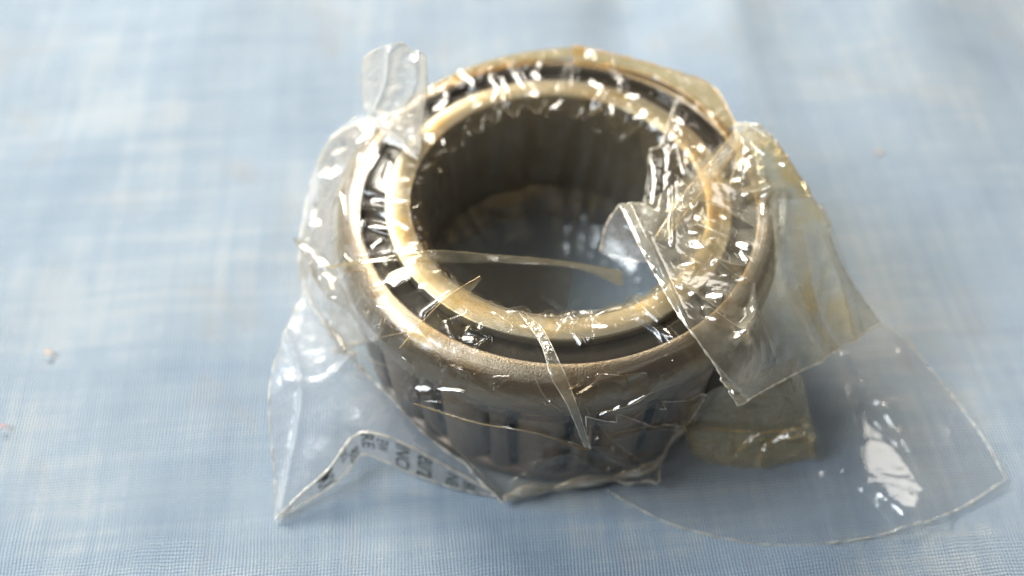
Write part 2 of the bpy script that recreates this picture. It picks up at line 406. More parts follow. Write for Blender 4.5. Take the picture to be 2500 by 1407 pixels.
G_TOP = [((995,662),(957,685),14),((1031,698),8),((1210,775),(1235,795),8),((1310,780),(1348,795),8),((1080,770),(1125,755),6),((1130,822),(1155,832),8),((900,550),(960,562),6),((912,486),(990,494),7),((1002,502),(1028,509),6),
 ((975,620),(1018,611),5),((990,637),(1030,630),7),((1125,181),(1157,204),9),((1227,194),(1237,223),6),((1200,240),(1215,225),7),((1294,172),(1317,191),8),((1304,232),10),((1368,236),(1336,284),7),((1141,312),(1150,344),5),((1035,335),(1058,335),8),((1083,351),6),
 ((1045,380),(1086,418),5),((968,386),10),((1492,259),(1498,291),7),((1428,314),(1466,320),6),((1550,291),(1575,278),8),((1681,259),8),((1710,362),10),((1446,792),(1484,802),8),((1100,835),(1150,850),6),((1390,800),(1440,815),5),
 ((1060,265),(1090,250),8),((1390,200),(1400,170),6),((1440,200),(1470,215),7),((1520,230),(1560,240),7),((1600,230),(1630,250),6),((870,420),(880,380),7),((940,430),(955,400),6),((905,600),(930,590),5),((1530,770),(1560,760),7),((1620,790),(1650,770),6)]
def wrap_film():
    nA = 1500
    prof = [(2.10, .9), (2.14, 1.4), (2.17, 2.1), (2.185, 2.8), (2.21, 3.10), (2.26, 3.215), (2.34, 3.235), (2.45, 3.24), (2.6, 3.235),
            (2.70, 3.228), (2.83, 3.222), (2.95, 3.226), (3.02, 3.228), (3.10, 3.225), (3.20, 3.19), (3.30, 3.12), (3.38, 3.02), (3.44, 2.88), (3.455, 2.7), (3.46, 2.5)]
    nV = 300; pr = smooth_line(prof, nV); s = np.linspace(0, 1, nV)
    a = np.linspace(0, 2 * np.pi, nA, endpoint=False)
    Rr = np.broadcast_to(pr[None, :, 0], (nA, nV)).copy(); Z = np.broadcast_to(pr[None, :, 1], (nA, nV)).copy()
    A = a[:, None] + 0 * Rr
    # looser on the left and the back right
    outw = 0 * np.clip((Rr - 3.2) / .15, 0, 1) * np.clip((3.15 - Z) / .8, 0, 1)
    lf = np.exp(-((((A - math.radians(188) + np.pi) % (2 * np.pi)) - np.pi) / .75) ** 2)
    bk = np.exp(-((((A - math.radians(52) + np.pi) % (2 * np.pi)) - np.pi) / .35) ** 2)
    Rr = Rr + outw * (.34 * lf + .25 * bk)
    P = np.stack([Rr * np.cos(A), Rr * np.sin(A), Z], -1)
    N = normals(P, True); N = N * np.sign((N[:, nV // 2, 2]).mean())
    # amplitudes per zone
    bore = np.clip((2.24 - Rr) / .04, 0, 1) * (Z < 3.2); rim = np.exp(-((Rr - 2.25) / .10) ** 2) * (Z > 2.2)
    topz = (Z > 3.05).astype(float); outer = np.clip((Rr - 3.25) / .1, 0, 1)
    D = np.zeros_like(Rr)
    r = np.random.default_rng(5)
    for i in range(44):
        a0 = r.uniform(0, 2 * np.pi); sl = r.normal(0, .32); v0 = r.choice([r.uniform(.50, .60), r.uniform(.55, .70), r.uniform(.65, .8), r.uniform(.8, 1.0), r.uniform(0, .45)])
        ln = r.uniform(.03, .11); wd = r.uniform(.008, .022); h = r.uniform(.004, .022)
        if .45 < v0 < .8 and math.cos(a0) < -.2: continue
        if v0 < .45: h *= 3; wd *= 2.2; ln = r.uniform(.08, .2)
        if v0 > .7: h *= 1.4; ln = r.uniform(.06, .14)
        d = (A - a0 - sl * (s[None] - v0) * 6 + np.pi) % (2 * np.pi) - np.pi
        m = np.abs(d) < .15
        D[m] += (h * np.exp(-(np.abs(d) / wd) ** 1.4) * np.exp(-((s[None] - v0) / ln) ** 2))[m]
    # pleats where the film turns into the bore
    nb = 30; ph = r.uniform(0, 2 * np.pi, 3)
    pl = np.abs(np.sin(A * nb / 2 + 2.2 * np.sin(A * 3 + ph[0]) + 1.3 * np.sin(A * 7 + ph[1])))
    D += rim * .10 * (pl ** 1.5 - .5) * (0.55 + .8 * (noise3(P * .9, 91) + .3))
    D += bore * .10 * np.abs(np.sin(A * 13 + 2 * np.sin(A * 4 + ph[2]) + s[None] * 3))
    D += bore * .12 * crumple(P, .8, 21) + outer * .03 * crumple(P, .8, 33) + topz * .012 * crumple(P, 1.1, 44)
    D += outer * .012 * crumple(P, 2.6, 35)
    P = P + N * D[..., None]
    rd = [([(1040,770),(1110,715),(1165,680)],7,.05),([(1500,745),(1560,780),(1640,835)],8,.06),([(1545,735),(1620,800),(1690,900)],8,.06),([(1250,150),(1290,210),(1330,270)],9,.07),([(850,640),(950,632),(1050,612)],7,.05),([(1670,240),(1655,290),(1640,340)],9,.07),([(930,320),(970,350),(1010,380)],8,.05),([(1100,230),(1150,205),(1190,150)],9,.05),([(1480,150),(1520,200),(1510,240)],9,.05),([(880,720),(960,700),(1010,650)],9,.06),([(1180,800),(1260,790),(1330,830)],8,.04),([(860,520),(930,520),(1000,560)],9,.05),([(1740,480),(1800,470),(1850,500)],9,.05),([(1420,840),(1400,800),(1440,770)],8,.04),
          ([(1040, 930), (1010, 960), (1060, 975), (1030, 1000)], 7, .08), ([(950, 640), (1010, 650), (1000, 690), (960, 700)], 10, .07),
          ([(1150, 810), (1190, 830), (1170, 850)], 7, .07), ([(885, 465), (950, 490), (1030, 500)], 7, .06), ([(895, 550), (960, 568)], 7, .06),
          ([(1290, 170), (1330, 260), (1345, 290), (1370, 230), (1400, 160)], 8, .10), ([(1210, 190), (1245, 240), (1200, 290)], 8, .08), ([(1130, 200), (1170, 230)], 10, .08),
          ([(1430, 290), (1470, 310), (1500, 260), (1480, 230)], 8, .10), ([(1140, 300), (1150, 340)], 6, .06), ([(1030, 350), (1085, 355), (1080, 385)], 8, .08),
          ([(1040, 400), (1090, 420)], 7, .07), ([(1210, 770), (1250, 800), (1300, 810)], 8, .05), ([(1455, 790), (1490, 800)], 8, .05), ([(1395, 765), (1440, 830)], 5, .05)]
    P = ridge(P, N, rd)
    P = collide(P, .012); P = glint(P, G_TOP)
    g = Geo(); g.grid(P, wrap=True)
    o = obj('wrapping', mesh(g, 'wrapping', F_wrap), bag); o['label'] = 'tight oily film over the ring faces, pleated into the bore'
    return o
wrap_film()

def patch(name, mat, top, bottom, left, right, n=180, m=180, amp=.05, cs=1.1, seed=1, ridges=(), edges=('b',), er=.012, emat=None, label=None, soft=0.0, keep=.15, fine=.3, glints=(), src=None, facet=False, gap=.06, creases=(), cmat=None):
    P = coons(top, bottom, left, right, n, m); N = up(normals(P))
    u = np.linspace(0, 1, n)[:, None]; v = np.linspace(0, 1, m)[None]
    e = np.minimum(np.minimum(u, 1 - u), np.minimum(v, 1 - v)) / .12; k = keep + (1 - keep) * np.clip(e, 0, 1)
    D = amp * k * (crumple(P, cs, seed) + fine * crumple(P, cs * 2.7, seed + 7) * .6)
    if soft: D = D + soft * k * noise3(P * cs * .6, seed + 3)
    P = P + N * D[..., None]; P = ridge(P, N, ridges)
    if facet:
        poly = np.array([(2092, 915), (2155, 995), (2215, 1100), (2262, 1190), (2240, 1275), (2190, 1288), (2160, 1240), (2108, 1190), (2102, 1060)], float)
        X = pix(P); ins = np.zeros(X.shape[:2], bool); dd = segdist(X, poly[[0, 1]])
        for a, b in zip(poly, np.roll(poly, -1, 0)):
            c = (a[1] > X[..., 1]) != (b[1] > X[..., 1]); ins ^= c & (X[..., 0] < (b[0] - a[0]) * (X[..., 1] - a[1]) / (b[1] - a[1] + 1e-9) + a[0]); dd = np.minimum(dd, segdist(X, np.array([a, b])))
        sd = np.where(ins, dd, -dd); wgt = 1 / (1 + np.exp(-(sd + 2) / 6.0))
        pc = P[np.unravel_index(np.argmin(((X - np.array([2150, 1110])) ** 2).sum(-1)), X.shape[:2])]; vd = cO - pc; vd /= np.linalg.norm(vd); ld = SIDE - pc; ld /= np.linalg.norm(ld); h = vd + ld; h /= np.linalg.norm(h)
        D2 = (P - pc) @ h - .030 * crumple(P * np.array([.7, 1.2, 1]), 1.5, 5) ; P = P - (wgt * D2)[..., None] * h
    if name not in ('bore_tab', 'bore_veil', 'bore_band', 'bore_drape'): P = collide(P, gap)
    if glints: P = glint(P, glints, src)
    P[..., 2] = np.maximum(P[..., 2], .035)
    g = Geo(); g.grid(P); o = obj(name, mesh(g, name, mat), bag)
    if label: o['label'] = label
    ed = {'t': P[:, 0], 'b': P[:, -1], 'l': P[0], 'r': P[-1]}
    if edges:
        g = Geo()
        for q in edges:
            ln = ed[q]; rr = er * (1 + .6 * np.sin(np.arange(len(ln)) * .37) * np.sin(np.arange(len(ln)) * .11 + seed))
            g.tube(ln, rr, 6)
        obj('film_edge', mesh(g, 'film_edge', emat or F_edge), o)
    if creases:
        g = Geo(); X = pix(P); NN = up(normals(P))
        for pts, rr in creases:
            ln = smooth_line(pts, max(8, int(np.linalg.norm(np.diff(np.asarray(pts, float), axis=0), axis=1).sum() / 9)))
            idx = [np.unravel_index(np.argmin(((X - q) ** 2).sum(-1)), X.shape[:2]) for q in ln]
            q3 = np.array([P[i] for i in idx]); q3[1:-1] = (q3[:-2] + q3[1:-1] + q3[2:]) / 3
            k = len(q3); g.tube(q3 + NN[idx[0]] * .004, rr * np.clip(np.minimum(np.arange(k), np.arange(k)[::-1]) / 5 + .25, 0, 1), 5)
        obj('crease', mesh(g, 'crease', cmat or F_strap), o)
    return o, P

# front film: hangs from the lip to the folded hem in front of the rollers
E_out = [(905, 290, 3.15), (815, 335, 2.9), (768, 430, 2.3), (742, 540, 1.9), (732, 640, 1.6), (750, 720, 1.3), (830, 850, 1.1), (930, 945, .9), (1030, 1040, .65), (1130, 1125, .4), (1228, 1212, .15), (1380, 1186, .15), (1500, 1165, .2), (1600, 1145, .3), (1630, 1090, .6), (1668, 1040, .9)]
skirt, _ = patch('front_film', F_skirt,
    [(960, 330, 3.27), (900, 430, 3.27), (872, 560, 3.27), (905, 680, 3.27), (985, 785, 3.27), (1090, 855, 3.27), (1230, 905, 3.26), (1370, 918, 3.26), (1520, 900, 3.26), (1700, 830, 3.24)],
    E_out, [(960, 330, 3.27), (930, 305, 3.22), (905, 290, 3.15)], [(1700, 830, 3.24), (1710, 940, 2.2), (1668, 1040, .9)],
    n=620, m=260, amp=.11, creases=[([(830,850),(930,822),(1010,805),(1090,735)],.012),([(1020,985),(1160,1030),(1320,1060),(1440,1095)],.010),([(1440,1095),(1440,1020),(1425,980)],.011),([(1600,1150),(1500,1080),(1440,1010)],.009),([(1665,1038),(1560,1045),(1480,1065)],.010),([(745,590),(800,650),(850,665),(930,640)],.010),([(1228,1212),(1120,1100),(1040,1020)],.010),([(1300,905),(1330,970),(1380,1010)],.008),([(760,740),(850,850),(960,900)],.008),([(1450,1010),(1540,990),(1600,950)],.009)], cs=.9, seed=3, er=.018,
    glints=[((805,672),13),((848,630),11),((925,758),(980,755),8),((1012,968),(1024,946),(1052,930),19),((984,872),(1029,892),7),((920,908),(978,927),6),((1074,956),(1128,946),13),((1090,925),(1110,905),6),((1144,940),(1176,946),7),((1208,927),(1243,908),7),((1227,956),(1290,976),6),((1387,946),(1451,924),(1438,908),(1419,901),4),((1406,956),(1454,943),7),((1470,1008),(1576,968),18),((1665,972),(1723,968),4),((1614,1026),(1665,1036),4),((1390,968),(1412,991),4),((745,600),(800,650),5),((840,700),(900,775),4),((760,560),(790,520),6),((800,440),(830,400),9),((835,480),(845,520),7),((790,760),(840,850),5),((1040,985),(1080,975),6),((1100,900),(1130,905),5),((1640,880),(1660,910),5)],
    ridges=[([(745, 590), (800, 650), (860, 660), (930, 640)], 7, .12), ([(745, 590), (830, 720), (900, 780), (1000, 790)], 7, .10),
            ([(790, 640), (800, 700), (850, 730)], 8, .12), ([(830, 850), (920, 820), (1000, 810), (1080, 740)], 7, .12),
            ([(1000, 920), (1020, 900), (1075, 925), (1060, 960), (1020, 955)], 6, .12), ([(1020, 960), (1080, 950), (1130, 975), (1180, 950)], 6, .12),
            ([(1080, 890), (1110, 885), (1160, 905)], 5, .08), ([(1150, 935), (1200, 945), (1245, 915)], 5, .08),
            ([(1215, 960), (1260, 975), (1310, 985), (1345, 970)], 8, .13), ([(1390, 940), (1440, 900), (1455, 915), (1400, 960)], 5, .10),
            ([(1455, 965), (1520, 960), (1570, 950)], 9, -.13), ([(1470, 1010), (1540, 1000), (1585, 960)], 9, .16),
            ([(1030, 985), (1160, 1030), (1300, 1050), (1430, 1090)], 5, .06), ([(1400, 1070), (1440, 1120), (1520, 1160), (1590, 1150)], 9, .14),
            ([(1430, 1000), (1450, 1060), (1600, 1150)], 8, .14), ([(1230, 1205), (1330, 1110), (1420, 1090)], 10, .10), ([(1430, 1080), (1560, 1040), (1660, 1035)], 8, .12),
            ([(1160, 1150), (1228, 1212)], 5, .06), ([(1660, 970), (1725, 965), (1660, 1040)], 6, .09)],
    label='clear film hanging from the lip over the rollers to a folded hem')
patch('front_fold', F_veil, [(1010, 985, 2.3), (1160, 1032, 2.2), (1300, 1055, 2.0), (1400, 1090, 1.7), (1440, 1098, 1.6)], [(1228, 1210, .17), (1330, 1196, .17), (1420, 1180, .2), (1500, 1165, .25), (1590, 1148, .3)],
      [(1010, 985, 2.3), (1110, 1100, 1.1), (1228, 1210, .17)], [(1440, 1098, 1.6), (1520, 1130, .9), (1590, 1148, .3)], n=260, m=120, amp=.05, cs=.9, seed=14, gap=.10, edges=('t',), er=.006, emat=F_edge_amber,
      glints=[((1250,1180),(1330,1110),5),((1470,1140),(1540,1155),5)], label='second layer of film folded across the lower front')
patch('front_fold', F_veil, [(1425, 985, 2.7), (1520, 1010, 2.3), (1600, 1035, 1.6), (1665, 1038, .95)], [(1440, 1095, 1.6), (1500, 1130, 1.0), (1560, 1150, .5), (1600, 1146, .35)],
      [(1425, 985, 2.7), (1430, 1040, 2.1), (1440, 1095, 1.6)], [(1665, 1038, .95), (1630, 1090, .6), (1600, 1146, .35)], n=160, m=110, amp=.08, cs=1.1, seed=15, gap=.13, edges=('t', 'l'), er=.008,
      glints=[((1470,1012),(1576,972),18),((1440,1060),(1520,1110),(1590,1145),6),((1500,1060),(1640,1040),5)], label='triangular fold of film pulled tight at the lower right front')
patch('front_fold', F_veil, [(1590, 960, 2.5), (1650, 972, 2.2), (1727, 965, 1.9)], [(1610, 1025, 1.7), (1640, 1034, 1.5), (1668, 1038, 1.2)], [(1590, 960, 2.5), (1600, 990, 2.1), (1610, 1025, 1.7)], [(1727, 965, 1.9), (1700, 1000, 1.5), (1668, 1038, 1.2)],
      n=70, m=60, amp=.05, cs=1.5, seed=16, gap=.15, edges=('t', 'r', 'b'), er=.010, glints=[((1665,970),(1720,968),5)], label='small pointed tuck of film beside the right end of the hem')
# hem folded up at the bottom front
def hem():
    ln = line3([(1228, 1212, .15), (1300, 1196, .12), (1380, 1186, .15), (1500, 1165, .2), (1590, 1147, .3), (1618, 1105, .55), (1640, 1070, .75), (1668, 1040, .95)], 240)
    t = np.arange(240); ln[:, 2] += .035 * noise3(ln * 3, 6); ln[:, 1] += .06 * noise3(ln * 2.4, 8)
    wd = (.05 + .13 * np.abs(np.sin(t * .045 + .5))) * np.clip(t / 20, 0, 1)
    G = np.zeros((240, 14, 3))
    for j in range(14):
        ph = j / 13 * math.pi * 1.5
        G[:, j] = ln + np.stack([0 * wd, -.03 - .4 * wd * math.sin(ph), .03 + wd * (.9 - math.cos(ph)) * .6], -1)
    G += .02 * noise3(G * 4, 9)[..., None]
    G[..., 2] = np.maximum(G[..., 2], .03)
    g = Geo(); g.grid(G); g.tube(ln + np.array([0, -.03, .0]), .022 + .008 * np.sin(t * .5), 6)
    o = obj('hem', mesh(g, 'hem', F_edge), bag); return o
hem()

# lower left flap with its printed cut edge
low = [(676, 1264, .04), (735, 1205, .25), (800, 1148, .5), (865, 1064, .8), (930, 1062, .85), (1010, 1095, .7), (1110, 1150, .4), (1212, 1207, .12)]
patch('corner_flap', F_milk, [(748, 700, 1.35), (790, 780, 1.25), (850, 860, 1.05), (905, 925, .95)], low,
      [(748, 700, 1.35), (700, 810, 1.25), (660, 935, 1.1), (662, 1060, .7), (672, 1180, .3), (676, 1264, .04)],
      [(905, 925, .95), (1000, 1012, .7), (1110, 1110, .4), (1212, 1207, .12)], n=190, m=190, amp=.06, cs=.7, seed=12, edges=('l', 'b', 't'), er=.014, fine=.15,
      ridges=[([(700, 810), (740, 960), (690, 1240)], 9, .07), ([(870, 860), (790, 930), (700, 930)], 9, .08)], label='cloudy pointed corner of the bag at the lower left')
low2 = [(672, 1270, .03), (740, 1230, .06), (805, 1190, .12), (850, 1150, .2), (880, 1112, .35), (920, 1118, .35), (1000, 1152, .25), (1100, 1188, .12), (1212, 1212, .05)]
strip, SP = patch('printed_strip', F_print, low, low2, [low[0], low2[0]], [low[-1], low2[-1]], n=260, m=30, amp=.03, cs=1.2, seed=17, edges=('b', 't'), er=.016, fine=.2,
                  label='cut edge of the bag folded over, printed with dark lettering')
def lettering(text, u0, u1, v0, v1, rot=0, mirror=False):
    cu = bpy.data.curves.new('lettering', 'FONT'); cu.body = text; cu.resolution_u = 2; cu.offset = .008
    to = bpy.data.objects.new('tmp', cu); me = bpy.data.meshes.new_from_object(to)
    n = len(me.vertices); co = np.zeros(n * 3, np.float32); me.vertices.foreach_get('co', co); co = co.reshape(-1, 3)
    x, y = co[:, 0], co[:, 1]; x = (x - x.min()) / (np.ptp(x) + 1e-6); y = (y - y.min()) / (np.ptp(y) + 1e-6)
    if rot: x, y = y, 1 - x
    if mirror: x = 1 - x
    u = u0 + (u1 - u0) * x; v = v1 + (v0 - v1) * y
    fu = np.clip(u, 0, .999) * (SP.shape[0] - 1); fv = np.clip(v, 0, .999) * (SP.shape[1] - 1)
    i, j = fu.astype(int), fv.astype(int); a, b = (fu - i)[:, None], (fv - j)[:, None]
    Q = SP[i, j] * (1 - a) * (1 - b) + SP[i + 1, j] * a * (1 - b) + SP[i, j + 1] * (1 - a) * b + SP[i + 1, j + 1] * a * b
    Q = Q + np.array([0, -.012, .02]); me.vertices.foreach_set('co', (Q * S).astype(np.float32).ravel()); me.update()
    me.materials.append(M_ink); bpy.data.objects.remove(to)
    o = obj('lettering', me, strip); return o
lettering('MX', .20, .28, .12, .95, 1); lettering('32', .33, .365, .1, .5, 1); lettering('8B', .37, .42, .45, .98, 1)
lettering('RE', .44, .49, .05, .62, 1); lettering('EW', .50, .545, .15, .60, 1); lettering('INCI', .575, .635, .08, .97, 1)
lettering('eura', .665, .73, .1, .98, 1); lettering('NE', .79, .84, .25, .95, 1); lettering('BR', .86, .91, .3, .95, 1)

# upright twisted end at the back left
patch('upright_end', F_tail, [(888, 140, 4.5), (925, 118, 4.6), (980, 104, 4.7), (1038, 140, 4.4)],
      [(905, 290, 3.25), (950, 335, 3.28), (1000, 365, 3.28), (1026, 385, 3.28)],
      [(888, 140, 4.5), (884, 200, 4.0), (890, 250, 3.6), (905, 290, 3.25)], [(1038, 140, 4.4), (1042, 220, 4.0), (1030, 300, 3.6), (1026, 385, 3.28)],
      n=110, m=190, amp=.12, cs=1.4, seed=23, glints=[((1000,125),(1020,160),12),((997,284),8)], edges=('t', 'r', 'l'), er=.008,
      ridges=[([(955, 120), (950, 200), (930, 260)], 14, .14), ([(1015, 120), (1010, 220), (960, 300)], 16, .14), ([(900, 260), (980, 330), (1020, 380)], 7, .08)],
      label='whitish folded end of the bag standing up behind the left rim')
patch('rim_fold', F_tail, [(905, 262, 3.2), (960, 275, 3.4), (1030, 230, 3.4)], [(935, 345, 3.27), (985, 365, 3.28), (1020, 390, 3.3)], [(905, 262, 3.2), (930, 300, 3.3), (935, 345, 3.27)],
      [(1030, 230, 3.4), (1030, 310, 3.35), (1020, 390, 3.3)], n=70, m=70, amp=.10, cs=2, seed=27, edges=('b',), er=.016)

# big flap on the right, over the ring
F_left = [(1515, 505, 3.45), (1560, 600, 3.55), (1612, 700, 3.5), (1665, 800, 3.45), (1735, 900, 3.1), (1800, 990, 2.4)]
F_top = [(1515, 505, 3.45), (1600, 480, 3.45), (1680, 425, 3.45), (1760, 350, 3.5), (1835, 308, 3.5)]
F_right = [(1835, 308, 3.5), (1905, 370, 3.35), (1985, 490, 2.9), (2050, 640, 2.3), (2100, 720, 1.9), (2150, 790, 1.55)]
F_bot = [(1800, 990, 2.4), (1900, 935, 2.2), (2010, 875, 1.9), (2150, 790, 1.55)]
patch('right_flap', F_flap, F_top, F_bot, F_left, F_right, n=340, m=340, amp=.075, cs=.8, seed=31, glints=[((1680,562),(1782,597),(1824,639),6),((1683,594),(1734,610),9),((1798,594),(1824,604),9),((1702,533),8),((1750,514),(1776,543),6),((1756,668),(1820,690),5),((1718,712),(1766,732),9),((1718,764),(1753,789),7),((1788,805),(1808,824),5),((1710,876),(1803,972),6),((1895,355),(1972,464),12),((1780,435),(1812,445),6),((1560,600),(1620,700),5),((1650,640),(1700,650),5)], edges=('b', 'r', 'l'), er=.013, emat=F_edge, soft=.16, fine=.55,
      ridges=[([(1690, 560), (1800, 610), (1830, 640)], 7, .13), ([(1680, 600), (1760, 650), (1810, 660)], 8, .12), ([(1700, 500), (1760, 520), (1830, 560)], 8, .10), ([(1740, 650), (1800, 690)], 7, .10),
              ([(1720, 760), (1780, 800), (1820, 830)], 7, .12), ([(1660, 700), (1760, 770)], 6, .08), ([(1830, 690), (1830, 770), (1790, 830)], 8, .11),
              ([(1540, 510), (1620, 690), (1700, 850), (1810, 975)], 9, .10), ([(1870, 360), (1960, 500), (1990, 560)], 16, .22), ([(1990, 520), (2040, 700), (2080, 830)], 12, .12),
              ([(1880, 480), (1900, 700), (1990, 880)], 14, .12), ([(1640, 380), (1640, 600)], 5, .05), ([(1840, 330), (1860, 450), (1850, 560)], 7, .10), ([(1820, 480), (1900, 470), (1900, 560)], 10, .12)],
      label='large dull flap of film folded over the right side of the ring')
# sheet lying on the cloth at the lower right
patch('loose_sheet', F_flat, [(1668, 1040, .70), (1760, 1000, .65), (1880, 935, .6), (2010, 868, .6), (2150, 790, .8)],
      [(1478, 1195, .05), (1620, 1272, .05), (1740, 1308, .06), (1850, 1328, .08), (1960, 1330, .1), (2080, 1320, .12), (2230, 1286, .15), (2350, 1238, .15), (2455, 1170, .2)],
      [(1668, 1040, .70), (1590, 1120, .35), (1478, 1195, .05)], [(2150, 790, .8), (2215, 835, .7), (2290, 925, .5), (2350, 1000, .35), (2410, 1085, .3), (2455, 1170, .2)],
      n=340, m=300, amp=.045, cs=.45, seed=41, facet=True, edges=('b', 'r'), er=.010, soft=.10, fine=.6,
      ridges=[([(2098, 935), (2110, 1080), (2115, 1190)], 9, .10), ([(2098, 935), (2200, 1080), (2290, 1260)], 22, .12), ([(2190, 870), (2260, 960), (2330, 1100)], 14, .07), ([(2060, 870), (2080, 1000), (2060, 1150)], 9, .06), ([(1900, 1180), (1930, 1310)], 14, .02), ([(2250, 1000), (2290, 1120), (2300, 1230)], 12, .03), ([(1760, 1180), (1800, 1300)], 16, .015), ([(2330, 1010), (2300, 1120)], 12, .02),
              ([(2000, 1170), (2040, 1320)], 14, .05), ([(1990, 900), (1960, 1000), (1990, 1080)], 9, .08), ([(2110, 1010), (2180, 985)], 9, .05), ([(2110, 1050), (2190, 1060)], 10, .05), ([(2120, 1120), (2200, 1150)], 10, .06), ([(2160, 1230), (2230, 1190)], 12, .07)],
      label='smooth clear sheet of the bag spread over the cloth at the lower right')
# oily bottom corner
patch('oily_corner', F_amber, [(1680, 985, 1.5), (1760, 940, 1.8), (1850, 905, 1.9), (1945, 872, 1.8)], [(1690, 1095, .25), (1725, 1125, .12), (1800, 1135, .08), (1870, 1135, .08), (1985, 1113, .12)],
      [(1680, 985, 1.5), (1672, 1045, .8), (1690, 1095, .25)], [(1945, 872, 1.8), (1970, 980, 1.1), (1988, 1060, .5), (1985, 1113, .12)], n=170, m=130, amp=.30, cs=1.1, seed=51, soft=.12, creases=[([(1790,1112),(1850,1062),(1940,1050)],.012),([(1855,1130),(1870,1085),(1950,1045),(1982,1108)],.012),([(1700,1045),(1780,1050),(1850,1055)],.010)], cmat=F_edge_amber, glints=[((1810,1085),(1850,1062),8),((1890,1075),(1930,1055),8),((1965,1060),6)], edges=('b',), er=.007, emat=F_amber,
      ridges=[([(1790, 1110), (1850, 1060), (1940, 1050)], 7, .12), ([(1850, 1130), (1870, 1085), (1950, 1045), (1985, 1110)], 7, .12), ([(1700, 1040), (1780, 1045), (1850, 1050)], 9, .08)],
      label='yellow oil stained corner of the bag at the foot of the bearing')
patch('side_film', F_milk, [(925, 290, 3.2), (905, 400, 3.2), (880, 540, 3.2), (900, 700, 3.15), (960, 800, 3.1)], [(870, 285, 3.0), (800, 350, 2.7), (752, 480, 2.1), (735, 620, 1.6), (760, 740, 1.4), (850, 850, 1.2)],
      [(925, 290, 3.2), (895, 282, 3.1), (870, 285, 3.0)], [(960, 800, 3.1), (910, 835, 2.0), (850, 850, 1.2)], n=260, m=90, amp=.12, cs=1.1, seed=83, edges=('b',), er=.012,
      glints=[((800,668),(812,700),9),((880,310),(915,292),9),((785,440),(812,385),(840,350),6),((762,545),(770,500),5)], label='cloudy film bulging out beside the left rim')
def bore_floor():
    nA, nV = 420, 120; a = np.linspace(0, 2 * np.pi, nA, endpoint=False); r = np.linspace(.03, 2.16, nV)
    A, Rr = np.meshgrid(a, r, indexing='ij'); t = Rr / 2.16
    Z = .16 + .8 * t ** 4 + t * .07 * np.abs(np.sin(A * 5 + 1.5 * np.sin(A * 3) + 1.2 * t)) + t * .06 * np.abs(np.sin(A * 9 + 2.6 * np.sin(A * 5)))
    P = np.stack([.35 + Rr * np.cos(A) - .35 * t, Rr * np.sin(A) - .1 + .1 * t, Z], -1); P[..., 2] += .10 * crumple(P, 1.1, 88) * t
    P = glint(P, [((1245,590),(1310,562),6),((1385,690),(1400,735),6),((1450,700),(1440,740),5),((1180,510),(1240,530),5),((1470,560),8)])
    P[..., 2] = np.maximum(P[..., 2], .06)
    g = Geo(); g.grid(P, wrap=True); o = obj('gathered_film', mesh(g, 'gathered_film', F_skirt2), bag); o['label'] = 'cloudy film gathered in the bottom of the bore'
bore_floor()
def rim_pleats():
    nA, nV = 1100, 60; a = np.linspace(0, 2 * np.pi, nA, endpoint=False)
    pl = np.abs(np.sin(a * 11 + 2.0 * np.sin(a * 3 + .7) + 1.1 * np.sin(a * 5 + 2))) ** 1.3; pl2 = np.abs(np.sin(a * 13 + 2.5 * np.sin(a * 4)))
    rin = 2.17 - .12 * pl - .03 * pl2; zin = 3.14 - .62 * pl * (.6 + .5 * np.sin(a * 2 + 1)) - .05 * pl2
    t = np.linspace(0, 1, nV)[None]; w = t * t * (3 - 2 * t)
    r = 2.52 * (1 - t) + rin[:, None] * t; z = 3.235 * (1 - w) + zin[:, None] * w
    A = a[:, None] + 0 * t; P = np.stack([r * np.cos(A), r * np.sin(A), z], -1)
    fold = np.abs(np.sin(A * 31 + 3 * np.sin(A * 6) + t * 1.5)) ** 2 * (.25 + .75 * (np.sin(A * 5 + 1) > -.2))
    P[..., 2] += .014 * (fold + .6 * crumple(P, 2.2, 61)) * np.sin(np.pi * np.clip(t * 1.15, 0, 1))
    m = np.hypot(P[..., 0], P[..., 1]) > 2.24; P[..., 2] = np.where(m, np.maximum(P[..., 2], 3.222), P[..., 2])
    P = glint(P, [((1304,232),8),((1336,284),(1355,262),6),((1236,225),(1205,285),5),((1430,300),(1470,316),6),((1495,265),(1498,290),6),((1560,290),(1580,275),7),((1045,345),(1075,352),7),((1050,390),(1088,418),5),((1025,500),5),((1300,790),6)])
    g = Geo(); g.grid(P, wrap=True); g.tube(np.vstack([P[:, -1], P[:1, -1]]), .005, 5)
    o = obj('rim_pleats', mesh(g, 'rim_pleats', F_pleat), bag); o['label'] = 'scalloped pleats of film turned over the edge of the bore'
rim_pleats()
patch('streak_fold', F_skirt2, [(1990, 500, 3.0), (2020, 600, 2.65), (2055, 700, 2.3), (2085, 822, 1.85)], [(2012, 500, 3.0), (2050, 600, 2.6), (2085, 700, 2.2), (2110, 808, 1.8)], [(1990, 500, 3.0), (2012, 500, 3.0)], [(2085, 822, 1.85), (2110, 808, 1.8)],  # bright streaks along the flap's folds, put into the milky film colour
      n=120, m=14, amp=.05, cs=2, seed=91, edges=('t',), er=.008, label='lengthwise fold, its milky colour painting a bright streak down the outer edge of the right flap')
patch('streak_fold', F_pleat, [(1925, 560, 3.1), (1950, 700, 2.7), (1990, 800, 2.3), (2030, 860, 2.05)], [(1960, 560, 3.05), (1985, 700, 2.6), (2015, 800, 2.2), (2050, 848, 2.0)], [(1925, 560, 3.1), (1960, 560, 3.05)], [(2030, 860, 2.05), (2050, 848, 2.0)],
      n=120, m=14, amp=.05, cs=2, seed=92, edges=(), label='lengthwise fold, its yellowish colour painting a faint bright streak in the middle of the right flap')
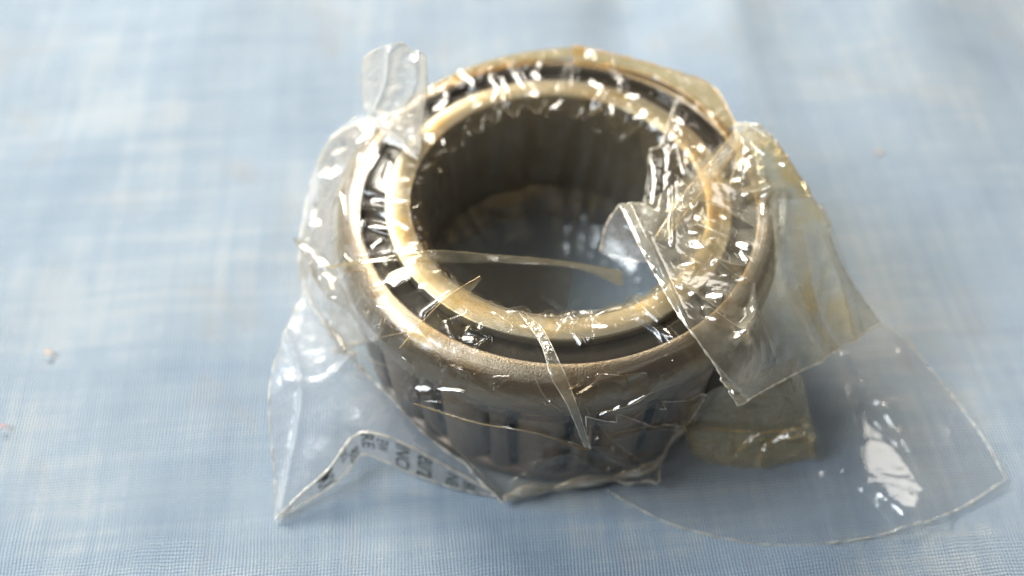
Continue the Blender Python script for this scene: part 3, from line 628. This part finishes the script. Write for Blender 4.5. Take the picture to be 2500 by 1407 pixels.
# bands and folds across the ring
patch('bore_band', F_band, [(800, 650, 3.0), (900, 634, 3.33), (1050, 612, 3.42), (1200, 622, 3.3), (1350, 635, 2.9), (1520, 662, 2.3)], [(800, 658, 3.0), (900, 644, 3.33), (1060, 642, 3.40), (1270, 646, 3.2), (1400, 655, 2.8), (1520, 700, 2.3)],
      [(800, 650, 3.0), (800, 658, 3.0)], [(1520, 662, 2.3), (1520, 700, 2.3)], n=200, m=16, amp=.03, cs=1.5, seed=61, edges=('t',), er=.005, emat=F_band, label='narrow yellowish band of film across the bore')
patch('bore_veil', F_skirt, [(1060, 640, 3.25), (1200, 645, 2.6), (1400, 655, 1.9)], [(1120, 720, 3.1), (1230, 765, 3.1), (1380, 770, 2.9)], [(1060, 640, 3.25), (1090, 690, 3.2), (1120, 720, 3.1)], [(1400, 655, 1.9), (1390, 720, 2.4), (1380, 770, 2.9)],
      n=120, m=60, amp=.025, cs=1.3, seed=63, edges=(), label='clear film sagging into the front of the bore')
patch('pointed_fold', F_band, [(1172, 674, 3.75), (1110, 712, 3.6), (1050, 765, 3.4), (975, 850, 3.2)], [(1176, 680, 3.70), (1135, 730, 3.4), (1080, 790, 3.3), (1000, 850, 3.2)], [(1172, 674, 3.75), (1176, 680, 3.70)], [(975, 850, 3.2), (1000, 850, 3.2)],
      n=120, m=14, amp=.03, cs=2.2, seed=65, edges=('t',), er=.006, emat=F_edge_amber, label='thin pointed fold of film standing on the front left rim')
patch('strap_fold', F_strap, [(1268, 765, 3.25), (1320, 840, 3.36), (1345, 920, 3.34), (1385, 990, 2.9), (1428, 1092, 1.9)], [(1300, 780, 3.25), (1330, 812, 3.36), (1375, 905, 3.34), (1405, 980, 2.95), (1442, 1096, 1.9)], [(1268, 765, 3.25), (1300, 780, 3.25)], [(1428, 1092, 1.9), (1442, 1096, 1.9)],
      n=160, m=18, amp=.05, cs=2.5, seed=67, edges=('t', 'b'), er=.006, label='narrow strap like fold crossing the front of both rings')
patch('rear_fold', F_strap, [(1795, 318, 3.5), (1730, 400, 3.6), (1670, 470, 3.6), (1595, 585, 3.5)], [(1815, 345, 3.5), (1750, 425, 3.6), (1695, 490, 3.6), (1625, 590, 3.5)], [(1795, 318, 3.5), (1815, 345, 3.5)], [(1595, 585, 3.5), (1625, 590, 3.5)],
      n=140, m=18, amp=.05, cs=2.2, seed=71, edges=('t', 'b'), er=.006, emat=F_edge_amber, label='oily strip of film running from the back rim down to the bore')
patch('bore_drape', F_skirt, [(1650, 250, 3.25), (1620, 340, 3.2), (1590, 410, 3.0), (1570, 530, 2.6)], [(1720, 330, 3.3), (1700, 400, 3.35), (1660, 480, 3.4), (1600, 600, 3.2)], [(1650, 250, 3.25), (1690, 280, 3.3), (1720, 330, 3.3)], [(1570, 530, 2.6), (1580, 570, 2.9), (1600, 600, 3.2)],
      n=150, m=80, amp=.10, cs=1.5, seed=73, edges=('t',), er=.014, glints=[((1588,394),(1601,432),(1588,490),8),((1658,371),(1649,397),(1668,426),6)], ridges=[([(1600, 370), (1610, 430), (1590, 530)], 8, .15), ([(1660, 360), (1650, 400), (1680, 440)], 6, .1)], label='film draped over the right edge of the bore')
patch('bore_tab', F_milk, [(1512, 500, 3.3), (1560, 498, 3.3), (1610, 520, 3.3)], [(1465, 615, 2.4), (1520, 640, 2.5), (1590, 640, 2.8)], [(1512, 500, 3.3), (1480, 550, 2.9), (1465, 615, 2.4)], [(1610, 520, 3.3), (1600, 580, 3.1), (1590, 640, 2.8)],
      n=80, m=80, amp=.08, cs=1.5, seed=75, glints=[((1490,625),(1555,635),7)], edges=('l', 't'), er=.014, ridges=[([(1540, 640), (1560, 660), (1600, 650)], 7, .1)], label='small cloudy tab of film hanging into the bore')
patch('back_fold', F_stain, [(1045, 212, 3.24), (1150, 163, 3.24), (1280, 128, 3.24), (1430, 112, 3.26)], [(1052, 238, 3.24), (1160, 188, 3.24), (1290, 152, 3.24), (1430, 138, 3.26)], [(1045, 212, 3.24), (1052, 238, 3.24)], [(1430, 112, 3.26), (1430, 138, 3.26)],
      n=200, m=20, amp=.04, cs=1.8, seed=78, edges=(), gap=.02, label='amber stained film over the back left of the rim')
patch('back_fold', F_stain, [(1400, 112, 3.3), (1520, 138, 3.35), (1640, 172, 3.3), (1740, 212, 3.2), (1795, 300, 3.3)], [(1400, 150, 3.28), (1500, 165, 3.28), (1600, 190, 3.28), (1700, 250, 3.28), (1770, 330, 3.28)], [(1400, 112, 3.3), (1400, 150, 3.28)], [(1795, 300, 3.3), (1770, 330, 3.28)],
      n=200, m=26, amp=.06, cs=1.8, seed=77, edges=('t', 'b'), er=.012, emat=F_edge_amber, label='yellowish fold of film along the back right rim')
patch('rear_corner', F_flap, [(1795, 305, 3.3), (1835, 305, 3.6), (1890, 340, 3.5)], [(1780, 460, 3.3), (1850, 480, 3.3), (1960, 490, 3.0)], [(1795, 305, 3.3), (1800, 380, 3.4), (1780, 460, 3.3)], [(1890, 340, 3.5), (1930, 400, 3.3), (1960, 490, 3.0)],
      n=100, m=100, amp=.14, cs=1.5, seed=79, edges=('t', 'l'), er=.02, ridges=[([(1840, 320), (1900, 400), (1970, 490)], 12, .2)])

# ------------------------------------------------------------------ lint and crumbs
def bit(name, px, py, r, mat, label, cat, seed):
    c = at(px, py, .05); g = Geo(); n = 20
    th = np.linspace(0, np.pi, 12); pr = [(r * math.sin(t) + 1e-4, r * .4 * math.cos(t)) for t in th]
    a = np.linspace(0, 2 * np.pi, n, endpoint=False); G = np.array([[(x * math.cos(q) * 1.5, x * math.sin(q), z * .3) for x, z in pr] for q in a])
    G = G * (1 + .5 * noise3(G / r * 1.1 + 3, seed)[..., None]); g.grid(G, wrap=True)
    o = obj(name, mesh(g, name, mat), None, c); o['label'] = label; o['category'] = cat
bit('lint', 118, 860, .05, M_lint, 'pale flake of lint lying on the cloth at the far left', 'lint', 1)
bit('crumb', 2218, 1358, .035, M_crumb, 'tan crumb on the cloth below the loose plastic sheet', 'crumb', 2)
bit('crumb', 2145, 372, .045, M_brown, 'blurred brown crumb on the cloth right of the bag', 'crumb', 3)
bit('lint', 8, 1040, .035, M_red, 'tiny reddish bit of lint at the left edge of the cloth', 'lint', 4)
